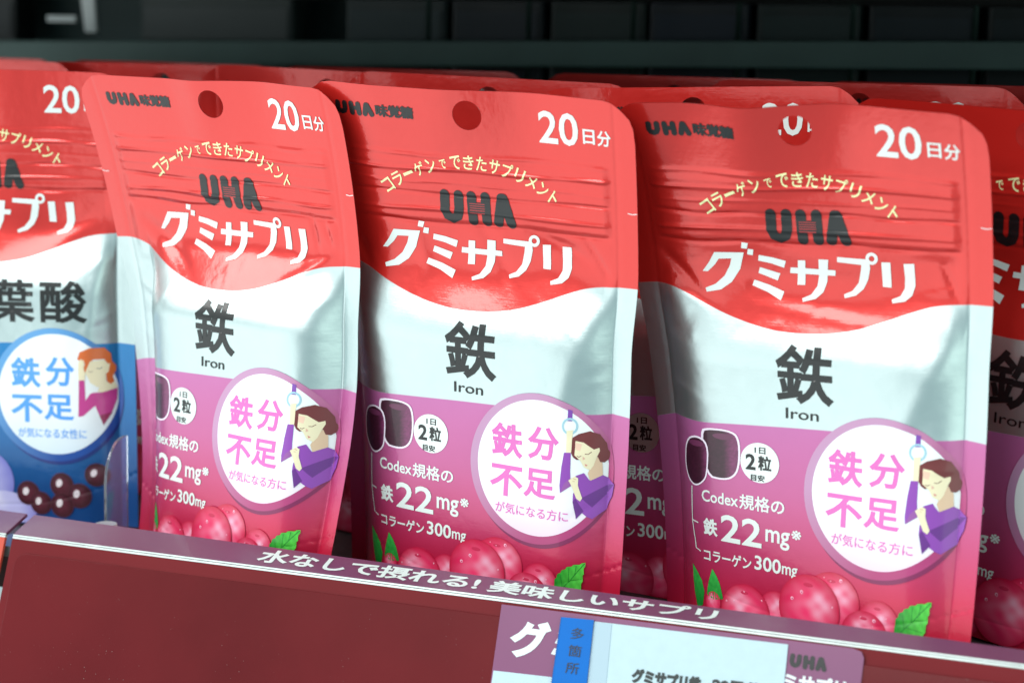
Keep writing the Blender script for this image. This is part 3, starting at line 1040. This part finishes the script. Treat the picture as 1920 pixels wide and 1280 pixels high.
slab('card_face', [(192.6, -27.5), (192.3, -2.4), (307.5, -1.9), (310.2, -2.6), (311.2, -4.4), (311.2, -46), (192.6, -46)], purple_paper, .62, .35, card_root)
slab('card_lower_panel', [(193.0, -45.5), (193.0, -23.8), (226, -22.9), (226, -45.5)], white_paper, .98, .04, card_root)
ca = Art(200)
ca.text('グミ', 197.0, -18.6, 222.0, -6.2, srgb(222, 230, 232), .045)
ca.build('card_lettering', Plane(rail_plane.o + rail_plane.n * .97, rail_plane.ex, rail_plane.ey), [INK], card_root)
ca = Art(200)
ca.text('ミサプリ', 287.6, -17.2, 306.8, -11.8, srgb(222, 228, 232), .04)
uha(ca, 288.9, -9.9, 11.4, 3.9, False)
ca.build('card_lettering', Plane(rail_plane.o + rail_plane.n * .97, rail_plane.ex, rail_plane.ey), [INK], card_root)

label_root = empty('price_label', (0, 0, 0), 'white price label with black lettering in front of the purple product card', 'price label')
slab('label_paper', [(224.0, -40), (224.0, -4.0), (287.7, -3.3), (288.7, -40)], white_paper, 1.06, .3, label_root)
la = Art(200)
la.text('グミサプリ鉄', 239.5, -21.6, 262.3, -16.7, srgb(10, 26, 28), .07)
la.text('20日分', 265.6, -20.6, 281.4, -16.2, srgb(10, 26, 28), .06)
la.build('label_lettering', Plane(rail_plane.o + rail_plane.n * 1.37, rail_plane.ex, rail_plane.ey), [INK], label_root)
slab('label_fold', [(224.2, -39.5), (224.2, -4.2), (230.6, -4.1), (232.4, -39.5)], simple_mat('folded_label_paper', srgb(168, 190, 204), .5), 1.38, .12, label_root)

strip_root = empty('tag_strip', (0, 0, 0), 'blue paper strip with three vertical black characters on the white label', 'tag strip')
slab('strip_paper', [(213.6, -40), (213.4, -4.0), (224.6, -3.6), (226.0, -40)], simple_mat('blue_strip_paper', srgb(16, 104, 190), .5, 0, 0, spec=.15, noise=.04, nscale=120), 1.55, .25, strip_root)
sa = Art(200)
for k, ch in enumerate('多箇所'):
    sa.text(ch, 217.6, -10.4 - k * 5.5, 222.0, -6.8 - k * 5.5, srgb(12, 34, 56), .003)
sa.build('strip_lettering', Plane(rail_plane.o + rail_plane.n * 1.82, rail_plane.ex, rail_plane.ey), [INK], strip_root)
pf = Art(200)
for k in range(44):
    pf.disc(224.75 + k * .028, -4.2 - k * .66, .17, srgb(16, 36, 60), n=8)
    pf.disc(213.55 + k * .002, -4.2 - k * .66, .15, srgb(16, 36, 60), n=8)
pfo = pf.build('strip_perforation', Plane(rail_plane.o + rail_plane.n * 1.82, rail_plane.ex, rail_plane.ey), [INK], strip_root)


# ------------------------------------------------------------------ divider
glass, nt, p = new_mat('clear_plastic')
p.inputs['Base Color'].default_value = (0.80, 0.86, 0.95, 1); p.inputs['Transmission Weight'].default_value = .93
p.inputs['Roughness'].default_value = .06; p.inputs['IOR'].default_value = 1.46
div = empty('shelf_divider', (-219.5, 17, ZF), 'clear plastic shelf divider with rounded corner between blue and purple pouches', 'divider')
prof_pts = [(0, 0), (0, 26)]
for k in range(0, 9):
    a = math.radians(180 - k * 90 / 8); prof_pts.append((12 + 12 * math.cos(a), 26 + 16 * math.sin(a)))
prof_pts += [(14, 42), (14, 0)]
sheet = prism('divider_sheet', ([(-.6, y, z) for y, z in prof_pts], [(.6, y, z) for y, z in prof_pts]), glass, div, .12)
bm = bmesh.new()
bmesh.ops.create_cone(bm, cap_ends=True, segments=40, radius1=4.6 * S, radius2=3.9 * S, depth=2.2 * S, matrix=Matrix.Translation((3.0 * S, -4 * S, 11.0 * S)))
me = bpy.data.meshes.new('divider_clip'); bm.to_mesh(me); bm.free(); me.materials.append(simple_mat('clip_plastic', (0.85, .9, .92, 1), .2, 0, .5, trans=.5))
link_mesh('divider_clip', me, div)

# ------------------------------------------------------------------ pouches
PAR = {
    'R': [44.5926, 30.4917, -0.1642, 0.4247, -0.1383, -0.6161, -0.0238, 10.0534, -2.1996, -2.5327, 0.0186, 0.8192, 1.1987, 2.8469, -0.3194, -0.9273],
    'M': [-71.7422, 27.645, -0.0795, 0.2285, -0.1357, -0.3114, 0.0242, 10.1388, 0.1962, -5.9903, 0.0376, -0.6078, 1.9191, -0.7083, -1.7022, 0.46],
    'L': [-169.3, 21.5, -0.225, 0.1504, -0.0637, -0.485, 0.0152, 14.7545, 0.3573, -2.8639, 0.0401, -2.8931, 1.7328, -1.348, -1.4719, -2.368],
    'F': [-286.0, 40.5, 0.28, 0.191, -0.059, -0.295, -0.014, 9.296, -2.815, -5.799, 0.021, 1.019, 0.665, 0.311, -1.163, -0.383],
    'N': [101.587, 61.2, -0.273, 0.25, -0.151, -0.464, 0.066, 10.096, -1.002, -4.261, 0.028, 0.106, 0, 0, 0, 0],
    'G': [0, 0, -0.12, 0.15, 0.01, -0.06, 0.0, 9.0, -1.0, -3.0, 0.028, 0.106, 0, 0, 0, 0],
}
GRP = 'red and silver gummy pouches on the shelf'


def base(k): return (PAR[k][0], PAR[k][1], ZF)


make_pouch(Surf(PAR['R'], 11, (-33, .15), head=((-34, 12, -2.6), (-15, 9, 1.6), (14, 16, -2.4)), creases=((49, 104, 33, 70, .7, 4.2), (46, 92, 30, 52, -.5, 5.0), (-46, 118, -30, 110, -.7, 2.6), (-50, 128, -38, 116, -.6, 1.8), (44, 127, 49, 116, -.5, 1.2), (-20, 112, 30, 106, .35, 2.2))), base('R'),
           'red and purple pouch with pink badge, right of the three whole front pouches', 'pouch', GRP)
make_pouch(Surf(PAR['M'], 23, (-34, .18), head=((-10, 14, 1.2), (22, 14, -1.2)), creases=((20, 132, 44, 122, -.7, 2.4), (-24, 130, -18, 112, .5, 3.0), (2, 131, 14, 112, -.5, 2.6), (-48, 128, -40, 112, -.6, 2.0), (47, 107, 34, 70, .5, 4.0), (42, 98, 46, 40, -.35, 4.0), (40, 131, 49, 118, -.45, 1.3))), base('M'),
           'red and purple pouch with pink badge, middle of the three whole front pouches', 'pouch', GRP)
make_pouch(Surf(PAR['L'], 37, (-60, .0), taper=.085, left=43.5, head=((-6, 8, 1.2), (22, 14, -1.8)), creases=((46, 118, 20, 104, .8, 2.2), (40, 112, 8, 100, -.6, 2.4), (-42, 124, -14, 104, -.8, 2.6), (38, 132, 40, 120, -.5, 1.2), (44, 130, 47, 122, -.4, 1.1), (-44, 136, 44, 131, -.35, 1.0), (47, 106, 40, 60, .4, 4.5))), base('L'),
           'red and purple pouch with pink badge, angled and narrow, right beside the clear divider', 'pouch', GRP)
make_pouch(Surf(PAR['F'], 41, (10, .08), creases=((46, 120, 20, 108, .6, 2.4), (47, 104, 40, 60, .6, 3.0))), base('F'),
           'red and blue pouch with blue ringed badge and dark balls at the left edge', 'pouch', GRP, 'folic')
make_pouch(Surf(PAR['N'], 53, (-60, 0)), base('N'), 'shaded pouch standing behind the rightmost front pouch, cut by the right edge', 'pouch', GRP)
gen = make_pouch(Surf(PAR['G'], 61, (-60, 0), rough=.6), (-5, 60, fl(60)), 'shaded pouch seen in the gap between the middle and right front pouches', 'pouch', GRP)
gen.rotation_euler = (0, -.036, 0)
BACKS = [
    ((36, 104), -.05, 0, 'dark red pouch in the second row at right, white 20 showing above front pouch'),
    ((-99.5, 80), .02, .02, 'dark red pouch behind the middle front pouch, only its rounded top and hole showing'),
    ((-174, 94), -.06, .02, 'dark red pouch behind the gap of left and middle pouches, top edge showing'),
    ((-250, 100), .04, 0, 'dark red pouch behind the narrow left pouch, only its top strip showing'),
    ((-345, 96), .0, 0, 'dark red pouch behind the blue pouch at the far left, top strip showing'),
    ((175, 110), .0, 0, 'dark red pouch in the back row cut by the right edge'),
]
for (x, y), rz, ry, lab in BACKS:
    c = copy_tree(gen)
    c.location = Vector((x, y, fl(y))) * S
    c.rotation_euler = (0, ry, rz)
    c['label'] = lab
for i, x in enumerate((-400, -288, -170, -52, 66, 184)):
    c = copy_tree(gen)
    c.location = Vector((x, 158 + (i % 2) * 7, fl(158) - 3)) * S
    c.rotation_euler = (0, 0, .05 * (-1) ** i)
    c['label'] = 'dark red pouch in the deepest row, its top edge a dim red strip'
    c['group'] = 'pouches in the deepest row'

# ------------------------------------------------------------------ things behind
tag(box('unseen_shade_shelf', (-1200, 900, 30, 331, 197, 213), shelf_mat), kind='structure')  # added above the view to keep light off the back rows
bar = box('crossbar', (-330, 330, -3, 3, -6, 6), simple_mat('crossbar_steel', srgb(84, 108, 104), .5, .1, noise=.2, nscale=20), None, .8)
bar.location = Vector((-190, 262, 171.5)) * S
bar.rotation_euler = (0, math.radians(-1.05), 0)
tag(bar, 'dark grey green steel crossbar running behind all the pouches', 'crossbar')
rod_mat = simple_mat('rod_steel', srgb(40, 62, 56), .5, .3)
for i, x in enumerate((-212, -160, -108, -58, -6, 47)):
    bm = bmesh.new()
    bmesh.ops.create_cone(bm, cap_ends=True, segments=16, radius1=1.3 * S, radius2=1.3 * S, depth=130 * S, matrix=Matrix.Translation((0, 0, 65 * S)))
    me = bpy.data.meshes.new('vertical_rod'); bm.to_mesh(me); bm.free(); me.materials.append(rod_mat)
    me.polygons.foreach_set('use_smooth', [True] * len(me.polygons))
    o = link_mesh('vertical_rod', me); o.location = Vector((x, 276, 160)) * S
    tag(o, 'thin dark steel rod standing upright behind the crossbar', 'rod', 'upright rods behind the crossbar')
PACKS = [(-505, 70, (20, 26, 28)), (-345, 92, (78, 86, 84)), (-241, 56, (44, 66, 68)), (-186, 48.5, (30, 40, 52)), (-134, 48.5, (34, 56, 52)), (-84, 48.5, (26, 40, 60)), (-32, 48.5, (40, 62, 60)), (20, 48.5, (30, 44, 52)), (73, 49, (26, 40, 44))]
for i, (x, w, c) in enumerate(PACKS):
    root = empty('hanging_pack', (x, 308, 158), 'dark blurred pack hanging in the shade behind the crossbar', 'pack', 'packs hanging behind the crossbar')
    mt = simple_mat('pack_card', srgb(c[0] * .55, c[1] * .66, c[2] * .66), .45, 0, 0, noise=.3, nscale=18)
    box('pack_box', (-w / 2, w / 2, -9, 9, 0, 118), mt, root, 2.0)
    box('pack_band', (-w / 2 + 3, w / 2 - 3, -9.6, -9.1, 18, 34), simple_mat('pack_band_card', srgb(c[0] * .8 + 8, c[1] * .8 + 10, c[2] * .8 + 12), .5), root)
tg = empty('hook_tag', (-414, 285, 178), 'white plastic tag with a small tab, bright in the dark at top left', 'tag')
white_plastic = simple_mat('white_plastic', (.85, .9, .9, 1), .35)
prism('tag_strip_plate', ([(-1, -1, 0), (6, -1, 0), (2, -1, 60), (-9, -1, 60)], [(-1, 1, 0), (6, 1, 0), (2, 1, 60), (-9, 1, 60)]), white_plastic, tg, .3)
box('tag_tab', (-25, -7, -1, 1, 5, 8.5), white_plastic, tg, .4)
